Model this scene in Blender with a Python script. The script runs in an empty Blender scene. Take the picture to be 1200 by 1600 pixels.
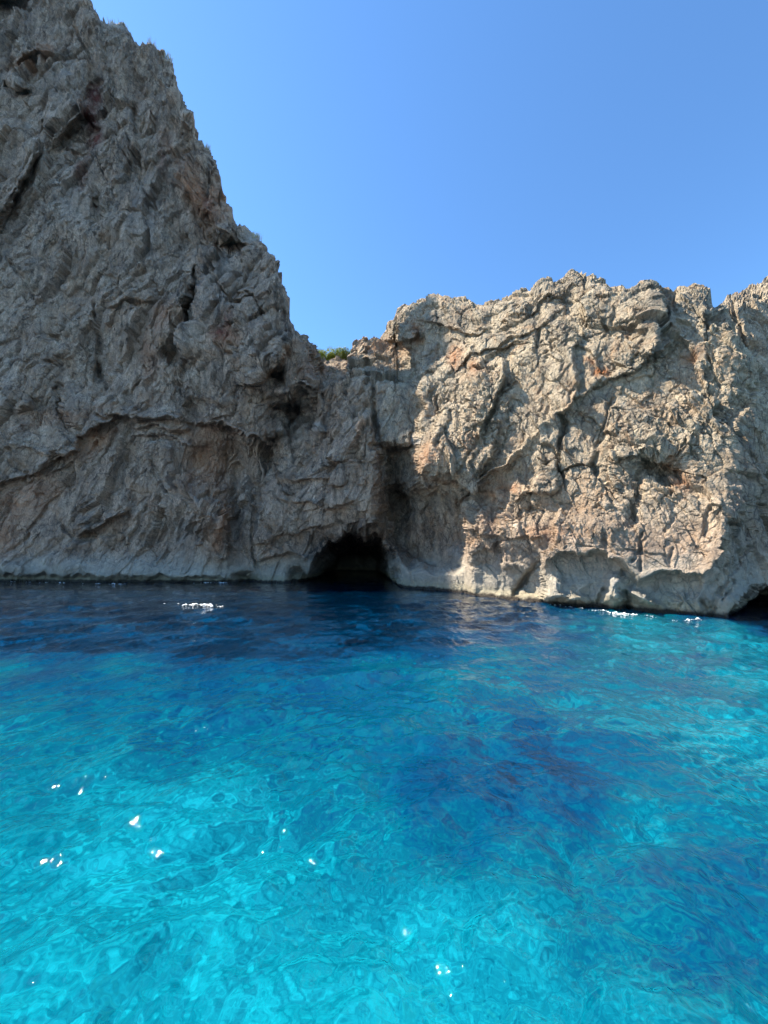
import bpy, math, random
import numpy as np
from mathutils import Vector
import time as _t
T0 = _t.time()

sc = bpy.context.scene
COL = sc.collection
R = math.radians
F32 = np.float32

# ------------------------------------------------------------------ camera
FPX = 601.0                      # focal length in photo pixels (1200 wide): an ultra wide phone lens
PITCH = math.atan(68.0 / FPX)    # the lens looks slightly up
CAMH = 3.0
cam_d = bpy.data.cameras.new('camera')
cam_d.sensor_fit = 'HORIZONTAL'
cam_d.sensor_width = 36.0
cam_d.lens = 36.0 * FPX / 1200.0
cam_d.clip_start = 0.05
cam_d.clip_end = 6000.0
cam = bpy.data.objects.new('camera', cam_d)
COL.objects.link(cam)
cam.location = (0, 0, CAMH)
cam.rotation_euler = (math.pi / 2 + PITCH, 0, 0)
sc.camera = cam

# ------------------------------------------------------------------ sky, sun, exposure
SUN_AZ = -77.0      # degrees from straight ahead (+Y), negative = left
SUN_EL = 49.0
w = bpy.data.worlds.new('World'); sc.world = w; w.use_nodes = True
nt = w.node_tree
for n in list(nt.nodes): nt.nodes.remove(n)
sky = nt.nodes.new('ShaderNodeTexSky'); sky.sky_type = 'NISHITA'
sky.sun_disc = False
sky.sun_elevation = R(SUN_EL); sky.sun_rotation = R(SUN_AZ)
sky.air_density = 1.0; sky.dust_density = 0.1; sky.ozone_density = 4.0
bg = nt.nodes.new('ShaderNodeBackground'); bg.inputs['Strength'].default_value = 0.15
wo = nt.nodes.new('ShaderNodeOutputWorld')
tint = nt.nodes.new('ShaderNodeMix'); tint.data_type = 'RGBA'; tint.blend_type = 'MULTIPLY'; tint.inputs[0].default_value = 1.0
tint.inputs[7].default_value = (0.505, 0.70, 0.81, 1)
nt.links.new(sky.outputs[0], tint.inputs[6]); nt.links.new(tint.outputs[2], bg.inputs[0]); nt.links.new(bg.outputs[0], wo.inputs[0])
sd = bpy.data.lights.new('sun', 'SUN'); sd.energy = 5.0; sd.angle = R(0.53); sd.color = (1.0, 0.905, 0.755)
sun = bpy.data.objects.new('sun', sd); COL.objects.link(sun)
sdir = Vector((math.sin(R(SUN_AZ)) * math.cos(R(SUN_EL)), math.cos(R(SUN_AZ)) * math.cos(R(SUN_EL)), math.sin(R(SUN_EL))))
sun.rotation_euler = sdir.to_track_quat('Z', 'Y').to_euler()
sun.location = sdir * 200
sc.view_settings.view_transform = 'Standard'; sc.view_settings.look = 'None'
sc.view_settings.exposure = 1.38; sc.view_settings.gamma = 1.0
sc.cycles.max_bounces = 6; sc.cycles.diffuse_bounces = 3; sc.cycles.glossy_bounces = 3

# ------------------------------------------------------------------ numpy noise
def _hash(x, y, z, seed):
    n = (x.astype(np.uint32) * np.uint32(73856093)) ^ (y.astype(np.uint32) * np.uint32(19349663)) ^ (z.astype(np.uint32) * np.uint32(83492791)) ^ np.uint32(seed * 2654435761 & 0xffffffff)
    n ^= n >> np.uint32(13); n *= np.uint32(1274126177); n ^= n >> np.uint32(16); n *= np.uint32(2246822519); n ^= n >> np.uint32(15)
    return n
def _u(n, k):
    m = n * np.uint32((2 * k + 1) * 747796405 & 0xffffffff)
    m ^= m >> np.uint32(16)
    return (m & np.uint32(0xffffff)).astype(F32) / F32(16777216.0)

_rng = np.random.RandomState(7)
_PERM = _rng.permutation(4096).astype(np.int32)
_G = _rng.normal(size=(4096, 3)).astype(F32); _G /= np.linalg.norm(_G, axis=1)[:, None]
def perlin(P, seed=0):
    P = P + F32(seed * 17.31)
    i = np.floor(P).astype(np.int32); f = (P - i).astype(F32)
    u = f * f * f * (f * (f * 6 - 15) + 10)
    def g(dx, dy, dz):
        h = _PERM[(i[:, 0] + dx) & 4095]; h = _PERM[(h + i[:, 1] + dy) & 4095]; h = _PERM[(h + i[:, 2] + dz) & 4095]
        G = _G[h]
        return G[:, 0] * (f[:, 0] - dx) + G[:, 1] * (f[:, 1] - dy) + G[:, 2] * (f[:, 2] - dz)
    ux, uy, uz = u[:, 0], u[:, 1], u[:, 2]
    x00 = g(0,0,0) * (1-ux) + g(1,0,0) * ux; x10 = g(0,1,0) * (1-ux) + g(1,1,0) * ux
    x01 = g(0,0,1) * (1-ux) + g(1,0,1) * ux; x11 = g(0,1,1) * (1-ux) + g(1,1,1) * ux
    a = x00 * (1-uy) + x10 * uy; b = x01 * (1-uy) + x11 * uy
    return (a * (1-uz) + b * uz) * F32(1.5)
def fbm(P, s0, octs, seed=0, gain=0.5, ridged=False):
    out = np.zeros(len(P), F32); a = 1.0; s = 1.0 / s0
    for o in range(octs):
        n = perlin(P * F32(s), seed + o * 3)
        if ridged: n = 1 - 2 * np.abs(n)
        out += F32(a) * n; a *= gain; s *= 2.03
    return out
def voro(P, seed):
    """nearest jittered cell point: F1, F2, offset to it, hash"""
    i = np.floor(P).astype(np.int32)
    N = len(P)
    b1 = np.full(N, 9e9, F32); b2 = np.full(N, 9e9, F32)
    off = np.zeros((N, 3), F32); hh = np.zeros(N, np.uint32)
    for dx in (-1, 0, 1):
        for dy in (-1, 0, 1):
            for dz in (-1, 0, 1):
                cx, cy, cz = i[:, 0] + dx, i[:, 1] + dy, i[:, 2] + dz
                h = _hash(cx, cy, cz, seed)
                vx = P[:, 0] - (cx + _u(h, 1)); vy = P[:, 1] - (cy + _u(h, 2)); vz = P[:, 2] - (cz + _u(h, 3))
                d = vx * vx + vy * vy + vz * vz
                m = d < b1
                b2 = np.where(m, b1, np.minimum(b2, d))
                b1 = np.where(m, d, b1)
                hh = np.where(m, h, hh)
                off[m, 0] = vx[m]; off[m, 1] = vy[m]; off[m, 2] = vz[m]
    return np.sqrt(b1), np.sqrt(b2), off, hh
def facets(P, size, seed, stretch=(1, 1, 1), tilt=0.7, lift=0.35, crack=0.0, cw=0.08):
    """blocky broken rock: every cell is a tilted plane, stepped against its neighbours"""
    S = np.array(stretch, F32) * F32(size)
    f1, f2, off, h = voro(P / S, seed)
    t = np.stack([_u(h, 5) - 0.5, _u(h, 6) - 0.5, _u(h, 7) - 0.5], 1)
    v = (off * t).sum(1) * 2 * tilt + (_u(h, 8) - 0.5) * 2 * lift
    if crack: v = v - crack * np.exp(-((f2 - f1) / cw) ** 2)
    return (v * size).astype(F32)

# ------------------------------------------------------------------ pixel geometry
ct, st_ = math.cos(PITCH), math.sin(PITCH)
def ray(x, y):
    a = (x - 600.0) / FPX; b = (800.0 - y) / FPX
    return a, ct - b * st_, st_ + b * ct
def unproj(x, y, Y):
    dx, dy, dz = ray(x, y)
    k = Y / dy
    return np.stack([dx * k, Y + 0 * k, CAMH + dz * k], -1).astype(F32)
def proj(P):
    X, Y, Z = P[..., 0], P[..., 1], P[..., 2] - CAMH
    fwd = Y * ct + Z * st_; up = -Y * st_ + Z * ct
    return 600 + FPX * X / fwd, 800 - FPX * up / fwd
def water_Y(x, y):
    dx, dy, dz = ray(x, y)
    return -CAMH * dy / dz

def fieldw(X, Y, seed, amp, sc_):
    """smooth 2-D warp of photo coordinates so that traced lines run ragged"""
    P = np.stack([X.ravel() / sc_, Y.ravel() / sc_, np.full(X.size, seed * 3.7)], 1).astype(F32)
    a = perlin(P, seed); b = perlin(P, seed + 9)
    P2 = P * F32(2.9)
    a += 0.45 * perlin(P2, seed + 3); b += 0.45 * perlin(P2, seed + 5)
    return X + amp * a.reshape(X.shape), Y + amp * b.reshape(X.shape)

def polydist(X, Y, pts):
    """distance, sign (+ = right-hand side of the walking direction on the picture, i.e. 'below' for left->right), end falloff"""
    best = np.full(X.shape, 1e9, F32); sgn = np.ones(X.shape, F32); par = np.zeros(X.shape, F32)
    pts = np.array(pts, float); seg = np.hypot(*(pts[1:] - pts[:-1]).T); L = seg.sum(); acc = 0
    for (x0, y0), (x1, y1), l in zip(pts[:-1], pts[1:], seg):
        ux, uy = (x1 - x0) / l, (y1 - y0) / l
        t = (X - x0) * ux + (Y - y0) * uy
        tc = np.clip(t, 0, l)
        d = np.hypot(X - x0 - tc * ux, Y - y0 - tc * uy)
        s = np.sign((Y - y0) * ux - (X - x0) * uy)
        m = d < best
        best = np.where(m, d, best); sgn = np.where(m, s, sgn); par = np.where(m, (acc + t) / L, par)
        acc += l
    return best, sgn, par
def sstep(a, b, x):
    t = np.clip((x - a) / (b - a), 0, 1); return t * t * (3 - 2 * t)

class Depth:
    """collects offsets (metres toward the viewer) traced on the cliff"""
    def __init__(self, X, Y):
        self.X0, self.Y0 = X, Y
        self.X, self.Y = fieldw(X, Y, 3, 5.0, 26.0)
        self.X, self.Y = fieldw(self.X, self.Y, 5, 2.2, 12.0)
        self.D = np.zeros(X.shape, F32)
        self.K = (1.0 + 0.25 * sstep(560, 480, X) - 0.45 * sstep(640, 720, X) * sstep(1300, 1250, X)).astype(F32)
    def done(self): return self.D
    def box(self, pts, m):
        p = np.array(pts); x0, y0 = p.min(0) - m; x1, y1 = p.max(0) + m
        msk = (self.X > x0) & (self.X < x1) & (self.Y > y0) & (self.Y < y1)
        return np.nonzero(msk)
    def crack(self, pts, wd, dep):
        """a groove; wd half width in px, dep metres"""
        ix = self.box(pts, wd * 4 + 6)
        d, s, t = polydist(self.X[ix], self.Y[ix], pts)
        e = sstep(-0.02, 0.12, t) * sstep(1.02, 0.88, t)
        self.D[ix] -= self.K[ix] * 0.75 * dep * np.exp(-(d / wd) ** 2) * e
    def ledge(self, pts, amt, decay, side=-1, edge=5.0):
        """the rock on one side stands out by amt metres and fades back over decay px. side -1: left-hand/upper side"""
        ix = self.box(pts, decay * 3.2)
        d, s, t = polydist(self.X[ix], self.Y[ix], pts)
        q = d * s * side
        e = sstep(-0.06, 0.12, t) * sstep(1.06, 0.88, t)
        fade = np.exp(-(np.maximum(q, 0) / decay) ** 1.5)
        self.D[ix] += self.K[ix] * amt * sstep(-edge * .5, edge * .5, q) * fade * e
    def blob(self, cx, cy, rx, ry, amt, rot=0, hard=2.0):
        ix = self.box([(cx, cy)], max(rx, ry) * 2.6)
        c, s = math.cos(R(rot)), math.sin(R(rot))
        u = ((self.X[ix] - cx) * c + (self.Y[ix] - cy) * s) / rx; v = (-(self.X[ix] - cx) * s + (self.Y[ix] - cy) * c) / ry
        self.D[ix] += self.K[ix] * amt * np.exp(-((u * u + v * v) ** (hard / 2)) * 0.9)
    def poly_mask(self, pts, soft):
        ix = self.box(pts, soft * 3)
        x, y = self.X[ix], self.Y[ix]
        inside = np.zeros(x.shape, bool); n = len(pts)
        for i in range(n):
            (x0, y0), (x1, y1) = pts[i], pts[(i + 1) % n]
            cnd = ((y0 > y) != (y1 > y)) & (x < (x1 - x0) * (y - y0) / (y1 - y0 + 1e-9) + x0)
            inside ^= cnd
        d, _, _ = polydist(x, y, list(pts) + [pts[0]])
        sd_ = np.where(inside, d, -d)
        return ix, sd_
    def area(self, pts, amt, soft):
        ix, sd_ = self.poly_mask(pts, soft)
        self.D[ix] += (self.K[ix] if amt > -5 else 1.0) * amt * sstep(-soft * .3, soft, sd_)

# ------------------------------------------------------------------ materials
def newmat(name):
    m = bpy.data.materials.new(name); m.use_nodes = True
    t = m.node_tree
    for n in list(t.nodes): t.nodes.remove(n)
    return m, t
def N(t, kind, **kw):
    n = t.nodes.new(kind)
    for k, v in kw.items():
        if k.startswith('i_'):
            key = k[2:]
            key = int(key) if key.isdigit() else key.replace('_', ' ')
            n.inputs[key].default_value = v
        else: setattr(n, k, v)
    return n
def ramp(t, stops, interp='LINEAR'):
    n = t.nodes.new('ShaderNodeValToRGB'); n.color_ramp.interpolation = interp
    el = n.color_ramp.elements
    while len(el) < len(stops): el.new(0.5)
    for e, (p, c) in zip(el, stops):
        e.position = p; e.color = (c[0], c[1], c[2], 1) if not isinstance(c, (int, float)) else (c, c, c, 1)
    return n
def mixc(t, fac, a, b, mode='MIX'):
    n = t.nodes.new('ShaderNodeMix'); n.data_type = 'RGBA'; n.blend_type = mode
    L = t.links.new
    for sock, v in ((n.inputs[0], fac), (n.inputs[6], a), (n.inputs[7], b)):
        if isinstance(v, bpy.types.NodeSocket): L(v, sock)
        elif isinstance(v, tuple): sock.default_value = (*v, 1)
        else: sock.default_value = v
    return n.outputs[2]
def math_(t, op, a, b=None, c=None, clamp=False):
    n = t.nodes.new('ShaderNodeMath'); n.operation = op; n.use_clamp = clamp
    for i, v in enumerate((a, b, c)):
        if v is None: continue
        if isinstance(v, bpy.types.NodeSocket): t.links.new(v, n.inputs[i])
        else: n.inputs[i].default_value = v
    return n.outputs[0]

def rock_material():
    m, t = newmat('limestone'); L = t.links.new
    geo = N(t, 'ShaderNodeNewGeometry'); pos = geo.outputs['Position']
    def mapped(scale, rot=(0, 0, 0)):
        mp = N(t, 'ShaderNodeMapping'); mp.inputs['Scale'].default_value = scale; mp.inputs['Rotation'].default_value = rot
        L(pos, mp.inputs[0]); return mp.outputs[0]
    def noise(scale, detail=6, rough=0.6, vec=None, dist=0.0):
        n = N(t, 'ShaderNodeTexNoise'); n.inputs['Scale'].default_value = scale; n.inputs['Detail'].default_value = detail
        n.inputs['Roughness'].default_value = rough; n.inputs['Distortion'].default_value = dist
        L(vec or pos, n.inputs['Vector']); return n.outputs['Fac']
    def attr(name):
        a = N(t, 'ShaderNodeAttribute'); a.attribute_name = name; return a.outputs['Fac']
    # base: mottled grey / tan limestone
    big = noise(0.16, 5, 0.6)
    base = ramp(t, [(0.30, (0.46, 0.385, 0.28)), (0.48, (0.56, 0.46, 0.325)), (0.62, (0.60, 0.49, 0.34)), (0.8, (0.52, 0.44, 0.33))]); L(big, base.inputs[0])
    grey = ramp(t, [(0.3, (0.39, 0.275, 0.195)), (0.5, (0.53, 0.385, 0.275)), (0.7, (0.64, 0.50, 0.375))]); L(noise(0.33, 6, 0.65), grey.inputs[0])
    c = mixc(t, attr('grey'), base.outputs[0], grey.outputs[0])
    # mid mottling: pale lime patches and dark lichen
    mm = ramp(t, [(0.33, 0.48), (0.46, 0.90), (0.58, 1.08), (0.70, 1.40)]); L(noise(1.3, 9, 0.72, dist=0.6), mm.inputs[0])
    c = mixc(t, 1.0, c, mm.outputs[0], 'MULTIPLY')
    fs = ramp(t, [(0.34, 0.50), (0.5, 1.0), (0.66, 1.38)]); L(noise(6.5, 9, 0.8, mapped((1, 1, 0.5))), fs.inputs[0])
    c = mixc(t, 0.9, c, fs.outputs[0], 'MULTIPLY')
    # dirt-filled hairline joints, long and leaning
    def joints(scale, wd, sc_, rot, mlo):
        vv = N(t, 'ShaderNodeTexVoronoi'); vv.feature = 'DISTANCE_TO_EDGE'; vv.inputs['Scale'].default_value = scale
        wn = N(t, 'ShaderNodeTexNoise'); wn.inputs['Scale'].default_value = scale * 1.3; wn.inputs['Detail'].default_value = 6; L(pos, wn.inputs['Vector'])
        ma = N(t, 'ShaderNodeVectorMath', operation='MULTIPLY_ADD'); L(wn.outputs['Color'], ma.inputs[0]); ma.inputs[1].default_value = (0.5 / scale,) * 3; L(mapped(sc_, rot), ma.inputs[2])
        L(ma.outputs[0], vv.inputs['Vector'])
        rr_ = ramp(t, [(0.0, 1.0), (wd, 0.0)]); L(vv.outputs['Distance'], rr_.inputs[0])
        mk = ramp(t, [(mlo, 0.0), (mlo + 0.12, 1.0)]); L(noise(scale * 0.45, 3, 0.5), mk.inputs[0])
        return math_(t, 'MULTIPLY', rr_.outputs[0], mk.outputs[0])
    j1 = joints(0.55, 0.035, (1.3, 1.0, 0.6), (0, R(20), 0), 0.44); j2 = joints(1.5, 0.05, (1.3, 1.0, 0.6), (0, R(-24), 0), 0.46)
    jj = math_(t, 'MAXIMUM', j1, j2)
    c = mixc(t, math_(t, 'MULTIPLY', jj, 0.7), c, (0.085, 0.07, 0.058))
    # dark weather streaks that run down the face
    stv = mapped((0.9, 0.9, 0.085), (0, R(9), 0))
    sr = ramp(t, [(0.46, 0.0), (0.66, 1.0)]); L(noise(1.0, 6, 0.65, stv), sr.inputs[0])
    c = mixc(t, math_(t, 'MULTIPLY', sr.outputs[0], 0.5), c, (0.11, 0.105, 0.10))
    # warm iron tint in broad patches
    wr = ramp(t, [(0.50, 0.0), (0.68, 1.0)]); L(noise(0.42, 7, 0.7, dist=1.0), wr.inputs[0])
    c = mixc(t, math_(t, 'MULTIPLY', wr.outputs[0], 0.55), c, (0.44, 0.26, 0.14))
    # traced stains; the dark one is mostly shade painted into caves and recesses
    br = noise(2.2, 8, 0.75)
    def stain_or_shade(name, col, k, lo=0.36, hi=0.6):
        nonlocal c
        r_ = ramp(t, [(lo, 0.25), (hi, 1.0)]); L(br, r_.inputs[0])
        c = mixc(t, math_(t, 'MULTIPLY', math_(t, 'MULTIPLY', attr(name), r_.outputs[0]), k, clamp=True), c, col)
    stain_or_shade('rust', (0.48, 0.20, 0.08), 1.1)
    stain_or_shade('red', (0.20, 0.06, 0.04), 1.3)
    stain_or_shade('pale', (0.60, 0.58, 0.54), 1.0)
    stain_or_shade('dark', (0.04, 0.037, 0.035), 0.85)
    # tide band: smooth pale grey-green rock, then a dark wet line
    sep = N(t, 'ShaderNodeSeparateXYZ'); L(pos, sep.inputs[0])
    zz = math_(t, 'ADD', sep.outputs[2], math_(t, 'MULTIPLY', math_(t, 'SUBTRACT', noise(0.35, 4, 0.6), 0.5), 3.2))
    band = N(t, 'ShaderNodeMapRange'); band.inputs['From Min'].default_value = 3.6; band.inputs['From Max'].default_value = 1.6
    L(zz, band.inputs['Value'])
    gb = ramp(t, [(0.3, (0.22, 0.225, 0.20)), (0.5, (0.32, 0.31, 0.265)), (0.68, (0.44, 0.41, 0.33))]); L(noise(0.9, 7, 0.7, mapped((1, 1, 1.8))), gb.inputs[0])
    c = mixc(t, math_(t, 'MULTIPLY', band.outputs[0], 0.72), c, gb.outputs[0])
    z2 = math_(t, 'ADD', sep.outputs[2], math_(t, 'MULTIPLY', math_(t, 'SUBTRACT', noise(1.4, 4, 0.6), 0.5), 0.5))
    och = N(t, 'ShaderNodeMapRange'); och.inputs['From Min'].default_value = 0.95; och.inputs['From Max'].default_value = 0.45; L(z2, och.inputs['Value'])
    c = mixc(t, math_(t, 'MULTIPLY', och.outputs[0], 0.55), c, (0.36, 0.31, 0.20))
    wet = N(t, 'ShaderNodeMapRange'); wet.inputs['From Min'].default_value = 0.34; wet.inputs['From Max'].default_value = 0.16; L(z2, wet.inputs['Value'])
    c = mixc(t, wet.outputs[0], c, (0.045, 0.036, 0.028))
    # fine relief
    v = N(t, 'ShaderNodeTexVoronoi'); v.feature = 'DISTANCE_TO_EDGE'; v.inputs['Scale'].default_value = 2.6
    wv = N(t, 'ShaderNodeVectorMath', operation='MULTIPLY_ADD')
    nn = N(t, 'ShaderNodeTexNoise'); nn.inputs['Scale'].default_value = 1.7; nn.inputs['Detail'].default_value = 5; L(pos, nn.inputs['Vector'])
    L(nn.outputs['Color'], wv.inputs[0]); wv.inputs[1].default_value = (0.9, 0.9, 0.9); L(pos, wv.inputs[2]); L(wv.outputs[0], v.inputs['Vector'])
    cr = ramp(t, [(0.0, 0.0), (0.07, 1.0)]); L(v.outputs['Distance'], cr.inputs[0])
    h1 = noise(3.2, 12, 0.72, dist=0.4); h2 = noise(13.0, 8, 0.78)
    hsum = math_(t, 'ADD', math_(t, 'MULTIPLY', h1, 0.46), math_(t, 'ADD', math_(t, 'MULTIPLY', h2, 0.09), math_(t, 'SUBTRACT', math_(t, 'MULTIPLY', cr.outputs[0], 0.03), math_(t, 'MULTIPLY', jj, 0.08))))
    bp = N(t, 'ShaderNodeBump'); bp.inputs['Strength'].default_value = 1.0; bp.inputs['Distance'].default_value = 1.0
    L(math_(t, 'MULTIPLY', hsum, math_(t, 'SUBTRACT', 1.0, math_(t, 'MULTIPLY', band.outputs[0], 0.45))), bp.inputs['Height'])
    p = N(t, 'ShaderNodeBsdfPrincipled'); p.inputs['Specular IOR Level'].default_value = 0.25
    rg = N(t, 'ShaderNodeMapRange'); L(wet.outputs[0], rg.inputs['Value']); rg.inputs['To Min'].default_value = 0.9; rg.inputs['To Max'].default_value = 0.3
    L(rg.outputs[0], p.inputs['Roughness'])
    L(c, p.inputs['Base Color']); L(bp.outputs[0], p.inputs['Normal'])
    o = N(t, 'ShaderNodeOutputMaterial'); L(p.outputs[0], o.inputs[0])
    return m

# ------------------------------------------------------------------ mesh output
def grid_mesh(name, V, mat, attrs=None, smooth=False, keep=None, flip=False):
    """V: rows x cols x 3"""
    r, c = V.shape[:2]
    idx = np.arange(r * c).reshape(r, c)
    q = np.stack([idx[:-1, :-1], idx[:-1, 1:], idx[1:, 1:], idx[1:, :-1]], -1)
    if flip: q = q[..., ::-1]
    q = q.reshape(-1, 4)
    if keep is not None: q = q[keep.ravel()]
    verts = V.reshape(-1, 3)
    if keep is not None:
        used = np.unique(q); remap = np.full(len(verts), -1); remap[used] = np.arange(len(used)); q = remap[q]; verts = verts[used]
    me = bpy.data.meshes.new(name)
    me.vertices.add(len(verts)); me.vertices.foreach_set('co', np.ascontiguousarray(verts, F32).ravel())
    me.loops.add(q.size); me.loops.foreach_set('vertex_index', q.astype(np.int32).ravel())
    me.polygons.add(len(q)); me.polygons.foreach_set('loop_start', np.arange(0, q.size, 4, dtype=np.int32))
    me.polygons.foreach_set('use_smooth', np.full(len(q), smooth, bool))
    me.update(calc_edges=True)
    for k, a in (attrs or {}).items():
        a = a.reshape(-1)
        if keep is not None: a = a[used]
        at = me.attributes.new(k, 'FLOAT', 'POINT'); at.data.foreach_set('value', a.astype(F32))
    me.materials.append(mat)
    o = bpy.data.objects.new(name, me); COL.objects.link(o)
    return o
def blur(A, k):
    """separable box blur, twice"""
    for _ in range(2):
        for ax in (0, 1):
            p = [(0, 0)] * A.ndim; p[ax] = (k + 1, k)
            c = np.cumsum(np.pad(A, p, mode='edge').astype(np.float64), axis=ax)
            n = A.shape[ax]; lo = [slice(None)] * A.ndim; hi = list(lo)
            lo[ax] = slice(0, n); hi[ax] = slice(2 * k + 1, 2 * k + 1 + n)
            A = ((c[tuple(hi)] - c[tuple(lo)]) / (2 * k + 1))
    return A.astype(F32)
def normals(V):
    du = np.gradient(V, axis=1); dv = np.gradient(V, axis=0)
    n = np.cross(du, dv); n /= np.linalg.norm(n, axis=-1, keepdims=True) + 1e-9
    return n

def rock_height(P, deg, small, seed):
    """height of the broken surface: blocks, slabs and rubble in a frame whose joints lean by deg"""
    a = R(deg); ca, sa = math.cos(a), math.sin(a)
    Q = np.stack([P[:, 0] * ca - P[:, 2] * sa, P[:, 1], P[:, 0] * sa + P[:, 2] * ca], 1).astype(F32)
    wv = np.stack([fbm(P, 3.0, 3, 40 + seed), fbm(P, 3.0, 3, 50 + seed), fbm(P, 3.0, 3, 60 + seed)], 1) * F32(0.5)
    Qw = Q + wv
    h = fbm(P, 11.0, 3, 11 + seed) * (0.35 + 0.75 * (small > 0.9))
    h += facets(Qw, 6.0, 1 + seed, (0.7, 1.0, 1.6), 0.45, 0.10, 0.04, 0.04) * (0.36 if small > 0.9 else 0.24)
    h += facets(Qw, 2.4, 2 + seed, (0.7, 1.0, 1.6), 0.6, 0.13, 0.08, 0.05) * (0.36 if small > 0.9 else 0.28)
    rub = sstep(-0.15, 0.45, fbm(P, 4.5, 3, 90 + seed))              # rubble in places, slabs elsewhere
    h += facets(Q + wv * F32(0.4), 1.05, 3 + seed, (0.7, 1.0, 1.6), 0.7, 0.13, 0.10, 0.05) * (0.30 + 0.16 * rub)
    h += facets(Q + wv * F32(0.2), 0.46, 4 + seed, (0.75, 1, 1.5), 0.8, 0.17, 0.10, 0.07) * ((0.12 if small > 0.9 else 0.20) + 0.36 * rub)
    h += facets(P + wv * F32(0.1), 0.21, 5 + seed, (0.9, 1, 1.2), 0.9, 0.2, 0.0) * ((0.14 if small > 0.9 else 0.26) + 0.36 * rub)
    h += fbm(Q * np.array([1.0, 1.0, 0.35], F32), 0.8, 4, 21 + seed, 0.6, True) * 0.035
    return h
def rock_displace(V, rightness, amp, seed=0):
    """break the smooth cliff into blocks, ribs, cracks and rubble"""
    r, c = V.shape[:2]
    nrm = normals(blur(V, 9)).reshape(-1, 3).astype(F32)
    P = np.ascontiguousarray(V.reshape(-1, 3)); A = amp.reshape(-1); rt = rightness.reshape(-1).astype(F32)
    h = np.zeros(len(P), F32)
    m = rt < 1
    if m.any(): h[m] += rock_height(P[m], 24, 1.0, seed) * (1 - rt[m])
    m = rt > 0
    if m.any(): h[m] += rock_height(P[m], -20, 0.6, seed + 100) * rt[m]
    V2 = P + nrm * (h * A)[:, None]
    return V2.reshape(r, c, 3), h.reshape(r, c)

ROCK = rock_material()

# ------------------------------------------------------------------ the cliffs
def interp(tab):
    tab = np.array(tab, float); return lambda x: np.interp(x, tab[:, 0], tab[:, 1])
water_line = interp([(-900, 915), (-500, 912), (0, 908.5), (200, 909.5), (400, 910), (460, 911), (520, 913), (600, 918), (650, 922), (700, 927), (770, 934), (850, 943), (930, 950),
                     (1000, 956), (1080, 962), (1140, 966), (1200, 969), (1300, 968), (1700, 960)])
top_line = interp([(-900, 420), (-500, 330), (-300, 180), (-140, 20), (-60, -70), (0, -80), (60, -62), (100, -36), (130, 0), (148, 22), (160, 41), (168, 46), (185, 41), (198, 44), (209, 62), (219, 76), (228, 70), (238, 76),
                   (250, 92), (262, 104), (272, 124), (279, 142), (282, 160), (292, 170), (301, 182), (303, 202), (314, 218), (324, 232), (336, 254), (343, 276), (346, 303),
                   (358, 318), (367, 334), (376, 348), (390, 357), (404, 366), (416, 382), (431, 400), (434, 418), (442, 445), (450, 474), (455, 512), (460, 524), (474, 535), (485, 544), (497, 552), (512, 556),
                   (540, 553), (549, 549), (556, 534), (570, 530), (580, 538), (592, 527), (602, 516), (606, 507), (618, 500), (620, 482), (630, 474), (641, 477), (650, 470), (664, 464), (680, 462),
                   (694, 461), (706, 466), (722, 465), (738, 467), (748, 476), (762, 474), (782, 468), (800, 466), (815, 460), (830, 456), (842, 442), (850, 438), (866, 438), (880, 434), (887, 422), (898, 419),
                   (908, 422), (914, 436), (930, 441), (944, 444), (950, 456), (970, 457), (980, 463), (997, 457), (1012, 452), (1020, 456), (1036, 455), (1050, 461), (1064, 455), (1084, 455),
                   (1096, 462), (1100, 474), (1108, 486), (1120, 488), (1135, 497), (1150, 522), (1160, 548), (1175, 566), (1200, 596), (1260, 640), (1400, 660), (1700, 640)])

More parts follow.
